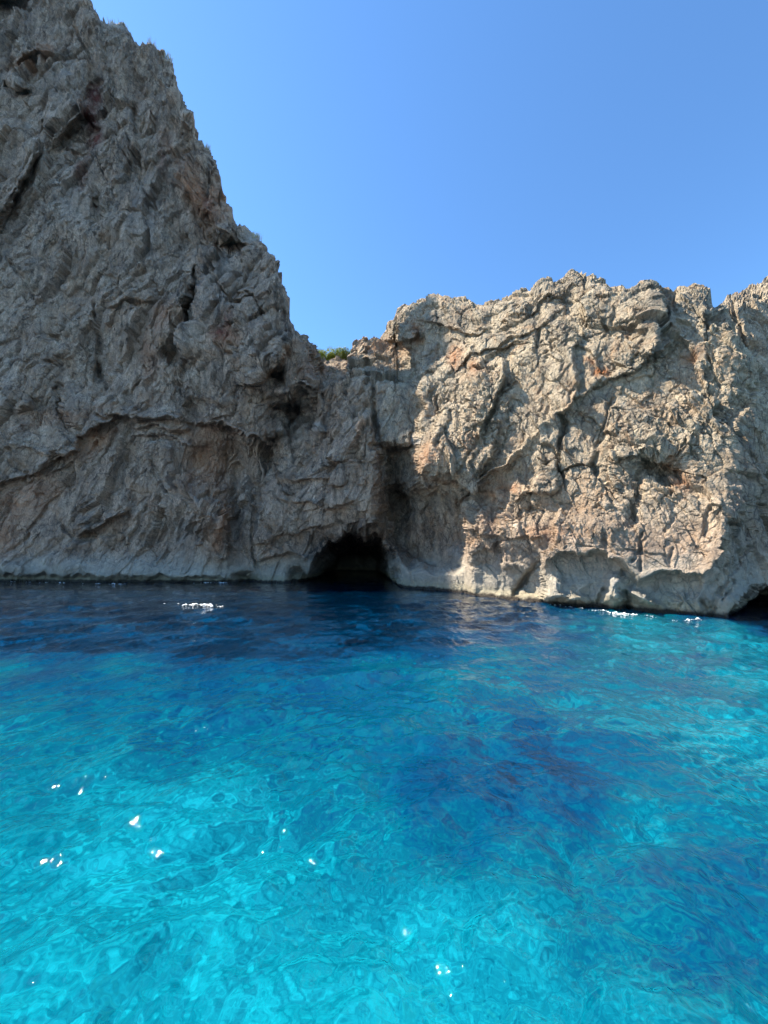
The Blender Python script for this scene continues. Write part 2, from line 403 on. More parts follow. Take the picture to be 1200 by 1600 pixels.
def build_cliffs():
    xs = np.concatenate([np.linspace(-850, -60, 150, endpoint=False), np.arange(-60, 1262, 1.3), np.linspace(1263, 1650, 90)])
    ROWS = 800
    t = np.linspace(0, 1, ROWS)[:, None]
    wl = water_line(xs)
    # ragged crest
    jx = np.stack([xs / 9.0, xs * 0, xs * 0 + 5.5], 1).astype(F32)
    jag = (perlin(jx, 2) * 3 + perlin(jx * F32(2.7), 3) * 2.0 + perlin(jx * F32(6.1), 4) * 1.2) * np.where(xs < 500, 0.4, 0.6)
    tp = top_line(xs) + jag
    Yw = water_Y(xs, wl)
    under = 1.6 * FPX / Yw
    bot = wl + under
    X = np.broadcast_to(xs[None, :], (ROWS, len(xs))).astype(F32)
    Yp = (tp[None, :] * t + bot[None, :] * (1 - t)).astype(F32)     # row 0 = under water, last = crest
    hm = np.maximum((wl[None, :] - Yp) * Yw[None, :] / FPX, 0)       # metres above the water
    rt = sstep(560, 700, X)
    lean = (1 - rt) * (0.02 * hm + 0.0007 * hm ** 2) + rt * (0.10 * np.maximum(hm - 3, 0) + 0.014 * np.maximum(hm - 8, 0) ** 2)
    Y = Yw[None, :] + lean
    # crest rolls back
    dc = Yp - top_line(xs)[None, :]
    Y = Y + 0.0030 * np.maximum(22 - dc, 0) ** 2 * np.where(X < 500, 1.0, 0.7)
    d = Depth(X, Yp)
    ld, cr, bl = d.ledge, d.crack, d.blob
    # --- left face
    ld([(-60, 770), (0, 757), (40, 746), (80, 728), (122, 704), (130, 690)], 1.3, 60)
    ld([(95, 600), (97, 640), (108, 662), (120, 680), (135, 680), (155, 662), (190, 650), (225, 653), (262, 652), (292, 662)], 1.7, 70)
    cr([(95, 596), (96, 640), (110, 665), (126, 682), (128, 700)], 3.5, 1.6)
    cr([(150, 652), (190, 651), (215, 651)], 3, 1.0)
    ld([(200, 668), (240, 664), (262, 672), (295, 676)], 0.9, 20)
    ld([(205, 680), (245, 678), (280, 690), (300, 700)], 0.7, 14)
    ld([(300, 664), (322, 669), (350, 672), (378, 682), (402, 688), (424, 704)], 2.6, 75)
    d.area([(300, 690), (400, 695), (405, 740), (375, 860), (340, 800), (300, 760), (285, 720)], -1.2, 26)
    bl(428, 588, 17, 14, -3.4); bl(452, 648, 26, 24, -4.6); bl(468, 625, 12, 18, -2.0); bl(424, 705, 14, 22, -2.6); bl(433, 735, 14, 16, -1.8)
    bl(457, 618, 12, 16, 1.6); bl(410, 560, 30, 14, .6)
    bl(295, 800, 46, 40, 1.9); bl(335, 835, 26, 50, 1.6, 10)
    ld([(270, 752), (296, 756), (316, 774), (320, 792), (345, 800), (358, 822), (361, 850), (356, 885)], 1.2, 26, side=1)
    cr([(368, 720), (366, 790), (362, 850)], 7, 1.4)
    cr([(378, 735), (392, 755), (398, 790), (394, 830), (398, 870), (408, 900)], 3.5, 1.3)
    ld([(395, 850), (430, 842), (470, 832), (505, 822), (540, 815)], 0.8, 24)
    bl(455, 800, 40, 22, 1.0); bl(500, 770, 30, 30, .8)
    ld([(424, 755), (460, 752), (500, 748), (545, 760)], 1.0, 22); ld([(430, 780), (470, 786), (515, 790), (560, 782)], .9, 18)
    # right pillar of the left cliff
    cr([(302, 408), (303, 440), (299, 480), (297, 520)], 4.5, 3.2)
    ld([(297, 560), (297, 520), (301, 470), (303, 420), (306, 404)], 1.5, 60, side=1)
    cr([(304, 400), (322, 412), (336, 434), (348, 455), (362, 470)], 2.2, 1.1)
    cr([(362, 470), (378, 470), (396, 462)], 2.2, .9)
    bl(345, 380, 26, 9, -2.4); bl(370, 374, 14, 6, -1.6); bl(300, 505, 7, 18, -2.4)
    ld([(386, 598), (404, 592), (428, 578), (440, 562), (455, 532)], 1.8, 55)
    cr([(386, 600), (375, 612), (366, 624)], 2.5, .9)
    ld([(355, 375), (330, 340), (305, 320), (300, 285), (300, 240)], 1.4, 40, side=1)
    cr([(345, 395), (332, 360), (315, 330)], 5, 1.4)
    bl(320, 285, 26, 34, 1.1); bl(285, 185, 16, 22, 1.0)
    ld([(290, 200), (283, 170), (262, 140), (240, 120)], .9, 24, side=1)
    cr([(207, 150), (209, 200), (208, 230), (219, 256), (221, 288), (234, 312), (244, 330)], 2.0, 1.1)
    ld([(-40, 420), (0, 350), (20, 322), (36, 290), (58, 243), (76, 218)], 1.6, 60)
    ld([(78, 215), (92, 196), (110, 172), (133, 156)], 1.5, 46)
    cr([(0, 352), (20, 322), (36, 290), (58, 243)], 4, 1.5)
    cr([(133, 156), (140, 135), (155, 120)], 4, 1.0); bl(173, 142, 7, 8, -.9)
    cr([(92, 222), (100, 232), (133, 228)], 2.5, .9)
    bl(148, 320, 4.5, 20, -1.5, 6); bl(66, 190, 6, 14, -.9, 20)
    bl(15, 8, 34, 16, -2.8); bl(28, 128, 18, 13, 1.2); cr([(8, 135), (25, 150), (45, 140)], 4, 1.0)
    ld([(20, 98), (60, 88), (90, 92)], .9, 18)
    cr([(150, 470), (147, 530), (153, 575), (158, 600)], 4, 1.4)
    bl(155, 582, 10, 18, -1.4); bl(200, 618, 9, 14, -1.2); cr([(216, 590), (208, 620), (210, 640)], 3.5, 1.2)
    bl(262, 556, 12, 11, -1.7); bl(92, 572, 14, 5, -1.0); bl(90, 528, 13, 6, -1.1)
    cr([(278, 500), (282, 540), (270, 560)], 3.5, 1.1); ld([(165, 480), (200, 470), (240, 470)], .9, 24)
    ld([(8, 636), (32, 645), (58, 640)], .8, 18); ld([(0, 700), (30, 696), (70, 712), (105, 712)], .9, 22)
    cr([(330, 530), (345, 545), (368, 560)], 2.2, .8); cr([(355, 532), (375, 545), (395, 545)], 2.0, .7)
    ld([(290, 618), (330, 625), (365, 640)], .7, 20); bl(300, 640, 12, 10, -.8)
    for i in range(11):     # slanting ribs above the waterline
        x0 = 195 + i * 15; cr([(x0 + 16, 770 + (i % 3) * 14), (x0 + 4, 810 + (i % 4) * 8), (x0 - 6, 850)], 3.2, .55 + .25 * (i % 2))
    cr([(95, 760), (70, 800), (40, 845), (14, 868)], 2.5, .7); cr([(98, 820), (108, 838), (112, 845)], 2, .6)
    ld([(55, 872), (90, 862), (112, 848), (150, 838), (200, 828)], .8, 20, side=1)
    ld([(115, 838), (145, 832), (170, 812), (200, 800)], 1.3, 24); bl(135, 838, 12, 6, -1.0)
    bl(14, 884, 24, 14, 1.0); bl(110, 880, 40, 14, .7); bl(215, 885, 50, 16, .6)
    ld([(-60, 893), (60, 898), (180, 903), (300, 905), (372, 905)], .9, 22, edge=6)
    bl(385, 903, 16, 6, -2.0); bl(468, 900, 13, 12, -2.5)
    ld([(400, 878), (430, 868), (455, 866), (480, 880)], .8, 18)
    bl(400, 490, 88, 150, 2.9, -12, hard=4)
    # --- central buttress and the slope behind it
    d.area([(488, 560), (500, 602), (530, 602), (560, 592), (600, 586), (632, 598), (652, 610), (660, 590), (640, 540), (600, 470), (540, 500), (480, 500)], -4.5, 16)
    rear = sstep(606, 545, Yp) * sstep(470, 500, X) * sstep(690, 600, X)
    d.D -= (rear * 6.0).astype(F32)
    ld([(500, 580), (520, 575), (545, 572)], .8, 12); cr([(583, 590), (584, 640), (587, 690)], 3.5, 1.6)
    ld([(592, 860), (598, 800), (590, 750), (585, 700), (583, 650)], 3.0, 95, side=-1, edge=9)
    cr([(583, 645), (588, 700), (592, 750), (600, 800)], 5, 1.6)
    ld([(580, 690), (615, 692), (650, 690)], 1.3, 26); ld([(600, 760), (640, 752), (662, 745)], .9, 20)
    bl(520, 650, 26, 18, .9); bl(500, 668, 18, 9, .8); bl(545, 690, 22, 26, .7); bl(556, 780, 28, 30, .8)
    cr([(505, 608), (512, 640), (498, 655)], 3, 1.0); ld([(440, 612), (470, 600), (500, 610)], .8, 20)
    cr([(470, 690), (490, 720), (495, 740)], 3, .8); cr([(548, 715), (552, 750), (545, 775)], 2.5, .7)
    # --- front of the right cliff
    ld([(660, 748), (654, 690), (657, 650), (650, 606), (640, 585)], 3.0, 150, side=1, edge=8)
    ld([(648, 738), (676, 750), (712, 754), (735, 764), (742, 772)], 3.6, 110, edge=7)
    d.area([(612, 770), (660, 756), (735, 772), (738, 850), (722, 895), (640, 890), (604, 840)], -4.2, 18); d.D -= (1.6 * sstep(600, 625, X) * sstep(745, 720, X) * sstep(770, 830, Yp)).astype(F32)
    d.area([(594, 690), (650, 694), (655, 742), (628, 790), (602, 800)], -2.6, 12)
    for i, x0 in enumerate((632, 648, 664, 676, 694, 712, 726)):
        cr([(x0, 775), (x0 + 3, 810), (x0 + 2 + (i % 3) * 3, 850 + (i % 2) * 20)], 2.6, .8)
    bl(630, 785, 11, 34, -2.8); bl(614, 760, 9, 30, -2.2); bl(608, 812, 16, 32, -3.2); bl(575, 838, 12, 9, 1.4)
    bl(655, 830, 16, 34, 1.0); bl(716, 862, 11, 18, 1.3, 20); bl(690, 790, 10, 26, .6)
    ld([(606, 850), (640, 868), (680, 888), (720, 888), (790, 878), (846, 884)], .7, 40, side=1)
    ld([(734, 880), (735, 830), (734, 790), (738, 772)], 1.8, 40, side=1)
    bl(757, 783, 22, 14, -2.0); bl(775, 812, 9, 20, -1.3)
    ld([(785, 890), (787, 850), (784, 800), (784, 755)], 1.5, 50, side=1)
    ld([(740, 828), (765, 836), (786, 838)], 1.3, 22); ld([(740, 868), (790, 842), (820, 838), (850, 846)], 1.0, 24)
    ld([(796, 786), (812, 778), (838, 769), (872, 768)], 1.7, 34, edge=4)
    bl(832, 797, 17, 10, -1.3); bl(800, 838, 10, 8, -.6)
    d.area([(742, 845), (786, 850), (850, 850), (846, 880), (846, 936), (740, 936)], -.9, 16)
    ld([(852, 940), (845, 900), (848, 868), (862, 840), (868, 800)], 2.4, 90, side=1, edge=6)
    bl(826, 912, 20, 20, -1.4); cr([(806, 938), (816, 915), (830, 892), (845, 880)], 5, 2.2)
    cr([(785, 905), (780, 922), (776, 934)], 2, .5)
    base_line = [(846, 890), (858, 878), (880, 868), (906, 870), (935, 867), (956, 876), (972, 886), (984, 900), (998, 914), (1014, 904), (1036, 898), (1060, 898), (1078, 906), (1096, 906), (1112, 890), (1130, 862), (1150, 832), (1166, 794), (1172, 765)]
    ld(base_line, 1.7, 75, edge=6)
    d.area(base_line + [(1260, 800), (1260, 930), (1150, 935), (1010, 920), (880, 925), (845, 910)], -.6, 24)
    # foot rocks
    bl(872, 934, 24, 11, 1.9, hard=3); bl(905, 938, 18, 9, 1.5, hard=3); bl(868, 912, 10, 12, 1.2)
    bl(960, 908, 15, 13, 2.0, 30, hard=3); bl(955, 932, 22, 14, 2.3, hard=3); bl(1004, 934, 26, 9, 2.2, 32, hard=3.5); bl(1060, 940, 14, 8, .6)
    cr([(934, 945), (938, 930), (946, 918)], 3.5, 1.8); cr([(980, 955), (978, 935), (972, 918)], 5, 2.0); cr([(965, 905), (975, 890)], 3, .9)
    for p in ([(1110, 965), (1120, 930), (1160, 880), (1175, 850)], [(1096, 940), (1110, 955)], [(1128, 940), (1150, 905)]): cr(p, 2.4, .6)
    ld([(1098, 962), (1096, 940), (1110, 915), (1150, 880), (1172, 845)], .6, 20)
    # niche and grooves on the lit face
    d.area([(1000, 712), (1020, 704), (1050, 708), (1072, 722), (1084, 746), (1060, 754), (1042, 758), (1006, 752), (998, 735)], -2.2, 12)
    bl(1030, 752, 9, 7, -1.6); bl(1048, 750, 6, 8, 1.2); bl(1016, 728, 14, 8, -.5)
    ld([(958, 716), (978, 712), (1000, 705), (1030, 700)], 1.1, 26, edge=4)
    cr([(995, 720), (997, 770), (990, 806), (985, 824)], 7, 1.9); cr([(1002, 826), (998, 870), (1000, 895)], 2.0, .9)
    cr([(875, 640), (880, 668), (876, 700), (873, 730), (874, 752)], 4, 2.0); bl(874, 748, 7, 16, -1.4)
    cr([(876, 742), (895, 735), (922, 732), (930, 716), (936, 700)], 3, 1.3); bl(929, 738, 6, 9, -1.4)
    cr([(956, 618), (950, 650), (940, 680), (936, 700)], 2.8, 1.3)
    ld([(1032, 560), (1030, 520), (1027, 480), (1024, 440)], 1.7, 60, side=-1, edge=4); bl(1036, 505, 8, 24, -1.5)
    ld([(875, 655), (898, 622), (930, 607), (965, 590), (1000, 572), (1030, 552), (1058, 528)], 1.1, 40, edge=4)
    ld([(893, 640), (905, 600), (894, 575), (897, 548), (912, 532)], 1.2, 36, side=-1, edge=4); bl(903, 603, 10, 7, -1.0)
    cr([(955, 585), (938, 600), (925, 610)], 3, .8); bl(940, 580, 14, 8, -.6)
    ld([(755, 690), (752, 672), (768, 640), (786, 604), (790, 568), (785, 560)], 1.9, 42, edge=4)
    cr([(788, 600), (768, 642), (752, 680)], 4, 1.5); cr([(752, 680), (738, 705), (722, 726), (708, 742)], 2.8, 1.2)
    cr([(712, 640), (704, 662), (694, 684), (680, 704)], 3.2, 1.4); cr([(738, 605), (722, 640), (712, 660)], 2.5, .9)
    cr([(775, 700), (760, 735), (748, 756)], 2.2, .8); cr([(810, 640), (820, 680), (818, 720)], 2.0, .7)
    bl(732, 640, 14, 18, 1.0, 20); bl(757, 595, 22, 34, 1.1, 25); bl(735, 575, 14, 10, -.9); bl(705, 560, 7, 5, -.6)
    # crest block of the right cliff
    ld([(608, 534), (630, 533), (648, 530), (652, 512)], 1.9, 34, edge=4)
    ld([(655, 500), (676, 506), (706, 512), (724, 520), (746, 521), (766, 512)], 1.8, 36, edge=5)
    bl(745, 508, 20, 9, -1.9); bl(712, 500, 22, 8, -.7); bl(628, 512, 12, 10, -.6); bl(660, 536, 8, 12, -1.0)
    ld([(800, 500), (830, 488), (850, 470), (872, 455)], .9, 26); cr([(895, 470), (880, 490), (860, 505)], 3, 1.0)
    bl(885, 470, 12, 8, -1.2, -20); bl(1050, 480, 6, 14, -1.0); cr([(1056, 456), (1052, 480), (1060, 500)], 2.5, .9)
    cr([(950, 500), (930, 512), (915, 520)], 2.5, .8); cr([(1110, 500), (1100, 540), (1108, 580)], 3, .9)
    rs = random.Random(5)
    for k in range(60):     # short joints all over the lit face
        x = rs.uniform(670, 1120); y = rs.uniform(480, 860); l = rs.uniform(10, 34); a = R(rs.choice((104, 112, 118, 98)) + rs.uniform(-8, 8)); l *= 1.7
        cr([(x, y), (x + l * .5 * math.cos(a) + rs.uniform(-3, 3), y + l * .5 * math.sin(a)), (x + l * math.cos(a), y + l * math.sin(a))], rs.uniform(1.4, 2.8), rs.uniform(.35, .95))
    for k in range(46):
        x = rs.uniform(-40, 580); y = rs.uniform(-20, 880); l = rs.uniform(14, 44); a = R(rs.choice((60, 66, 72, 118)) + rs.uniform(-8, 8)); l *= 2.4
        cr([(x, y), (x + l * .5 * math.cos(a) + rs.uniform(-4, 4), y + l * .5 * math.sin(a)), (x + l * math.cos(a), y + l * math.sin(a))], rs.uniform(1.4, 2.6), rs.uniform(.3, .8))
    # the face turns away at the right
    turn = np.maximum(X - 1134 - 0.05 * np.abs(Yp - 760), 0)
    d.D -= (np.minimum(turn * 0.018, 9 + 0.01 * turn)).astype(F32)
    # caves
    cave = [(474, 960), (474, 908), (490, 897), (500, 878), (512, 872), (520, 852), (534, 848), (540, 830), (548, 827), (558, 835), (572, 836), (584, 829), (596, 836), (606, 862), (616, 900), (626, 925), (626, 960)]
    d.area(cave, -22.0, 22)
    d.area([(500, 980), (508, 890), (530, 862), (560, 852), (590, 862), (604, 900), (600, 980)], -14.0, 10)
    d.area([(1140, 1020), (1146, 958), (1160, 940), (1180, 922), (1200, 912), (1290, 925), (1300, 1020)], -9.0, 12)
    d.area([(1186, 742), (1230, 715), (1320, 760), (1320, 850), (1180, 860), (1172, 790)], -2.2, 20)
    Y = Y - blur(d.D, 1)
    V = unproj(X.astype(np.float64), Yp.astype(np.float64), Y.astype(np.float64))
    z = V[..., 2]
    calm = 0.34 + 0.66 * sstep(1.4, 5.5, z)
    # smoother slabs traced low on the left face
    ix, sdm = d.poly_mask([(60, 780), (130, 745), (130, 850), (60, 870), (10, 880), (10, 830)], 20)
    calm[ix] *= 1 - 0.45 * sstep(-6, 14, sdm)
    amp = calm * np.where(X < 600, 1.0, 0.82) * (1 - 0.4 * sstep(300, 150, X) * sstep(200, 600, Yp) * 0)
    V, h = rock_displace(V, rt, amp)
    # ---- stains and painted shade, on the traced coordinates
    sx, sy = d.X, d.Y
    def el(cx, cy, rx, ry, rot=0):
        c_, s_ = math.cos(R(rot)), math.sin(R(rot))
        u = ((sx - cx) * c_ + (sy - cy) * s_) / rx; v = (-(sx - cx) * s_ + (sy - cy) * c_) / ry
        return np.exp(-(u * u + v * v))
    def acc(lst):
        o = np.zeros(X.shape, F32)
        for e in lst:
            k = e[5] if len(e) > 5 else 1.0
            o = np.maximum(o, k * el(*e[:4], e[4] if len(e) > 4 else 0))
        return o
    rust = acc([(938, 582, 12, 9, 0, 1.3), (925, 570, 14, 6, 20, .8), (1062, 742, 20, 22, -30, .8), (1045, 712, 22, 8, 0, .6), (650, 520, 10, 22, 0, .8), (712, 555, 12, 18, -10, .9), (745, 580, 12, 12, 0, .6),
                (790, 760, 22, 12, 0, .75), (770, 790, 16, 40, 0, .45), (665, 715, 18, 26, 30, .55), (735, 690, 18, 14, -40, .5), (600, 545, 40, 14, 0, .5), (1085, 560, 14, 8, 0, .5), (860, 830, 40, 12, 0, .4),
                (305, 300, 16, 60, -18, .75), (335, 310, 26, 30, 0, .6), (275, 250, 10, 60, -25, .5), (260, 500, 26, 26, 0, .5), (350, 525, 26, 18, 0, .6), (230, 560, 18, 60, 0, .4), (320, 720, 40, 60, 0, .55),
                (345, 820, 12, 50, 10, .7), (40, 780, 50, 30, -25, .6), (105, 650, 70, 14, -10, .35), (150, 690, 40, 14, -40, .6), (10, 840, 20, 40, 0, .5), (75, 80, 16, 14, 0, .6), (40, 100, 30, 10, 0, .5), (480, 580, 30, 10, 0, .3)])
    red = acc([(146, 140, 9, 15, 25, 1.2), (134, 170, 13, 18, 10, 1.1), (142, 205, 12, 14, 0, 1.1), (130, 205, 8, 30, 0, .6), (125, 260, 8, 40, 10, .5), (345, 520, 16, 10, 0, .9), (355, 500, 10, 14, 0, .6), (320, 315, 10, 22, -20, .6), (255, 250, 6, 30, -10, .5)])
    pale = acc([(497, 664, 8, 5, 0, 1.0), (652, 688, 5, 4, 0, 1.3), (305, 775, 14, 12, 20, .5), (875, 935, 26, 10, 0, .6), (1006, 933, 26, 9, 30, .75), (958, 912, 14, 16, 0, .6), (712, 862, 10, 14, 0, .55),
                (110, 310, 20, 40, 0, .35), (235, 350, 20, 60, -10, .35), (100, 130, 30, 30, 0, .2), (250, 690, 60, 10, 8, .4), (275, 830, 30, 20, 0, .45), (1047, 945, 6, 6, 0, .8), (335, 450, 22, 40, 0, .3), (170, 45, 26, 5, 0, .7), (395, 362, 18, 6, 30, .6)])
    dark = acc([(415, 715, 30, 60, 0, .6), (370, 800, 12, 60, 0, .55), (455, 650, 30, 26, 0, .7), (130, 830, 26, 40, 40, .4), (552, 892, 78, 54, 0, 3.2), (480, 870, 50, 30, 0, .6), (640, 800, 26, 60, 0, .5), (300, 840, 60, 30, -20, .45),  # shade of the caves, hollows and overhangs painted into the rock colour
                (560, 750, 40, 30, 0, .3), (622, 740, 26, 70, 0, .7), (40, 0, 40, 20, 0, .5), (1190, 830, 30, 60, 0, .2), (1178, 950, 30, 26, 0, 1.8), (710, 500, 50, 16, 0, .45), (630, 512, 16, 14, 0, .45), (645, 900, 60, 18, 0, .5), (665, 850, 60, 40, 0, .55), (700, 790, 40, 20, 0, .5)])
    grey = np.clip(1.0 - 0.88 * sstep(520, 660, X) * sstep(900, 700, Yp - 0) - 0.6 * sstep(620, 560, Yp) * sstep(470, 520, X), 0, 1)
    grey = np.maximum(grey, 0.8 * sstep(1125, 1150, X) * sstep(640, 760, Yp))
    global CREST; CREST = V[-1].copy(); CREST = (xs, CREST)
    # ---- close the top: crest and back slope run away from the view
    rad = V[-1].copy(); rad[:, 2] = 0; rad /= np.linalg.norm(rad, axis=1)[:, None]
    extra = []; am = []
    prev = V[-1]
    P0 = V[-1]
    for k in range(1, 30):
        s = (k / 29.0) ** 1.6 * 34.0 + 0.05 * k
        P = P0 + rad * s
        drop = (0.10 * s + 0.012 * s * s) * np.where(xs < 600, 1, 1.0) + np.where(xs < 470, 1.15 * s, 0)
        P = P.copy(); P[:, 2] -= drop.astype(F32)
        nz = (fbm(P.astype(F32), 3.0, 4, 70) * 0.5) * min(1, s / 3)
        P[:, 2] = np.maximum(P[:, 2] + nz, -1.5)
        extra.append(P)
    E = np.stack(extra).astype(F32)
    # smooth out ridges sideways on the back slope
    Vall = np.concatenate([V, E], 0)
    pad = lambda a: np.concatenate([a, np.repeat(a[-1:], len(extra), 0)], 0)
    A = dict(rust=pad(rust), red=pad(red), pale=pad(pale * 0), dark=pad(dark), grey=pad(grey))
    A['pale'] = np.concatenate([pale, np.zeros((len(extra), X.shape[1]), F32)], 0)
    k = int(np.argmin(np.abs(xs - 500)))
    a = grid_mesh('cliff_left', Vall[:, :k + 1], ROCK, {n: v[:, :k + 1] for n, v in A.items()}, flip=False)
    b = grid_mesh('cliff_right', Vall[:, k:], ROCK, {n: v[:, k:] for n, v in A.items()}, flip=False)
    for o in (a, b): o['kind'] = 'structure'
    return d

def build_far_cliff():
    xs = np.concatenate([np.arange(1070, 1262, 1.3), np.linspace(1263, 1650, 120)])
    ROWS = 260
    t = np.linspace(0, 1, ROWS)[:, None]
    top = interp([(1060, 560), (1090, 512), (1110, 496), (1120, 489), (1128, 479), (1136, 468), (1148, 461), (1160, 455), (1172, 445), (1186, 438), (1200, 431), (1240, 415), (1300, 400), (1500, 420), (1700, 460)])
    jx = np.stack([xs / 9.0, xs * 0, xs * 0 + 8.5], 1).astype(F32)
    tp = top(xs) + perlin(jx, 5) * 2 + perlin(jx * F32(2.9), 6) * 1.0
    X = np.broadcast_to(xs[None, :], (ROWS, len(xs))).astype(F32)
    Yp = (tp[None, :] * t + 985 * (1 - t)).astype(F32)
    Y = 27.5 + 0.012 * (985 - Yp) + 0.0016 * np.maximum(30 - (Yp - top(xs)[None, :]), 0) ** 2 - 0.006 * (X - 1150)
    d = Depth(X, Yp)
    d.crack([(1143, 470), (1150, 500), (1160, 530), (1170, 560)], 4, 1.6)
    d.ledge([(1150, 540), (1148, 505), (1140, 480)], 1.2, 30, side=1)
    Y = Y - d.D
    V = unproj(X.astype(np.float64), Yp.astype(np.float64), Y.astype(np.float64))
    V, h = rock_displace(V, X * 0 + 1, 0.9 * np.ones(X.shape, F32), seed=3)
    rad = V[-1].copy(); rad[:, 2] = 0; rad /= np.linalg.norm(rad, axis=1)[:, None]
    ex = []
    for k in range(1, 20):
        s = (k / 19.0) ** 1.6 * 30.0 + 0.05 * k
        P = V[-1] + rad * s; P[:, 2] = np.maximum(P[:, 2] - 0.1 * s - 0.015 * s * s, -1.5); ex.append(P)
    V = np.concatenate([V, np.stack(ex)], 0)
    z = np.zeros(V.shape[:2], F32)
    o = grid_mesh('cliff_beyond', V, ROCK, dict(rust=z, red=z, pale=z, dark=z, grey=z + 0.12))
    o['kind'] = 'structure'

build_cliffs(); print('cliffs', _t.time() - T0)
build_far_cliff(); print('far', _t.time() - T0)

# ------------------------------------------------------------------ the sea: an FFT wave field
def wave_tile(L_, n, wind, seed, lo, hi, rms_slope, spread=2.0):
    rs = np.random.RandomState(seed)
    k1 = 2 * np.pi * np.fft.fftfreq(n, L_ / n); kx, ky = np.meshgrid(k1, k1)
    k = np.hypot(kx, ky); k[0, 0] = 1e-6
    wl = 2 * np.pi / k
    cosw = (kx * math.cos(wind) + ky * math.sin(wind)) / k
    S = k ** -4.0 * (0.25 + np.abs(cosw) ** spread) * np.exp(-(lo / wl) ** 2) * np.exp(-(wl / hi) ** 4)
    A = np.sqrt(S) * (rs.normal(size=(n, n)) + 1j * rs.normal(size=(n, n))); A[0, 0] = 0
    h = np.fft.ifft2(A); sx = np.fft.ifft2(A * 1j * kx).real; sy = np.fft.ifft2(A * 1j * ky).real
    f = rms_slope / math.sqrt((sx ** 2 + sy ** 2).mean())
    D = -1j * A / k
    dx = np.fft.ifft2(D * kx).real; dy = np.fft.ifft2(D * ky).real
    return [(a * f).astype(F32) for a in (h.real, dx, dy, sx, sy)]
def samp(T, L_, x, y):
    n = T.shape[0]
    u = (x / L_ * n) % n; v = (y / L_ * n) % n
    i = np.floor(u).astype(int); j = np.floor(v).astype(int); fu = u - i; fv = v - j
    i %= n; j %= n; i1 = (i + 1) % n; j1 = (j + 1) % n
    return T[j, i] * (1 - fu) * (1 - fv) + T[j, i1] * fu * (1 - fv) + T[j1, i] * (1 - fu) * fv + T[j1, i1] * fu * fv
TA = wave_tile(46.0, 2048, R(-62), 3, 0.14, 3.0, 0.19)
TB = wave_tile(17.3, 1024, R(-100), 8, 0.07, 0.6, 0.095)
def sea(x, y):
    r = np.hypot(x, y)
    ka = 1.0; kb = sstep(16, 7, r)
    patch = 0.8 + 0.45 * np.sin(x * 0.23 + 1.0 + 1.1 * np.sin(y * .19)) * np.sin(y * 0.31 + 0.6 * np.sin(x * 0.27))
    ka = sstep(90, 25, r) * 0.85 + 0.15
    h = samp(TA[0], 46, x, y) * ka * patch + samp(TB[0], 17.3, x, y) * kb
    dx = samp(TA[1], 46, x, y) * ka * patch * 0.9; dy = samp(TA[2], 46, x, y) * ka * patch * 0.9
    return h, dx, dy

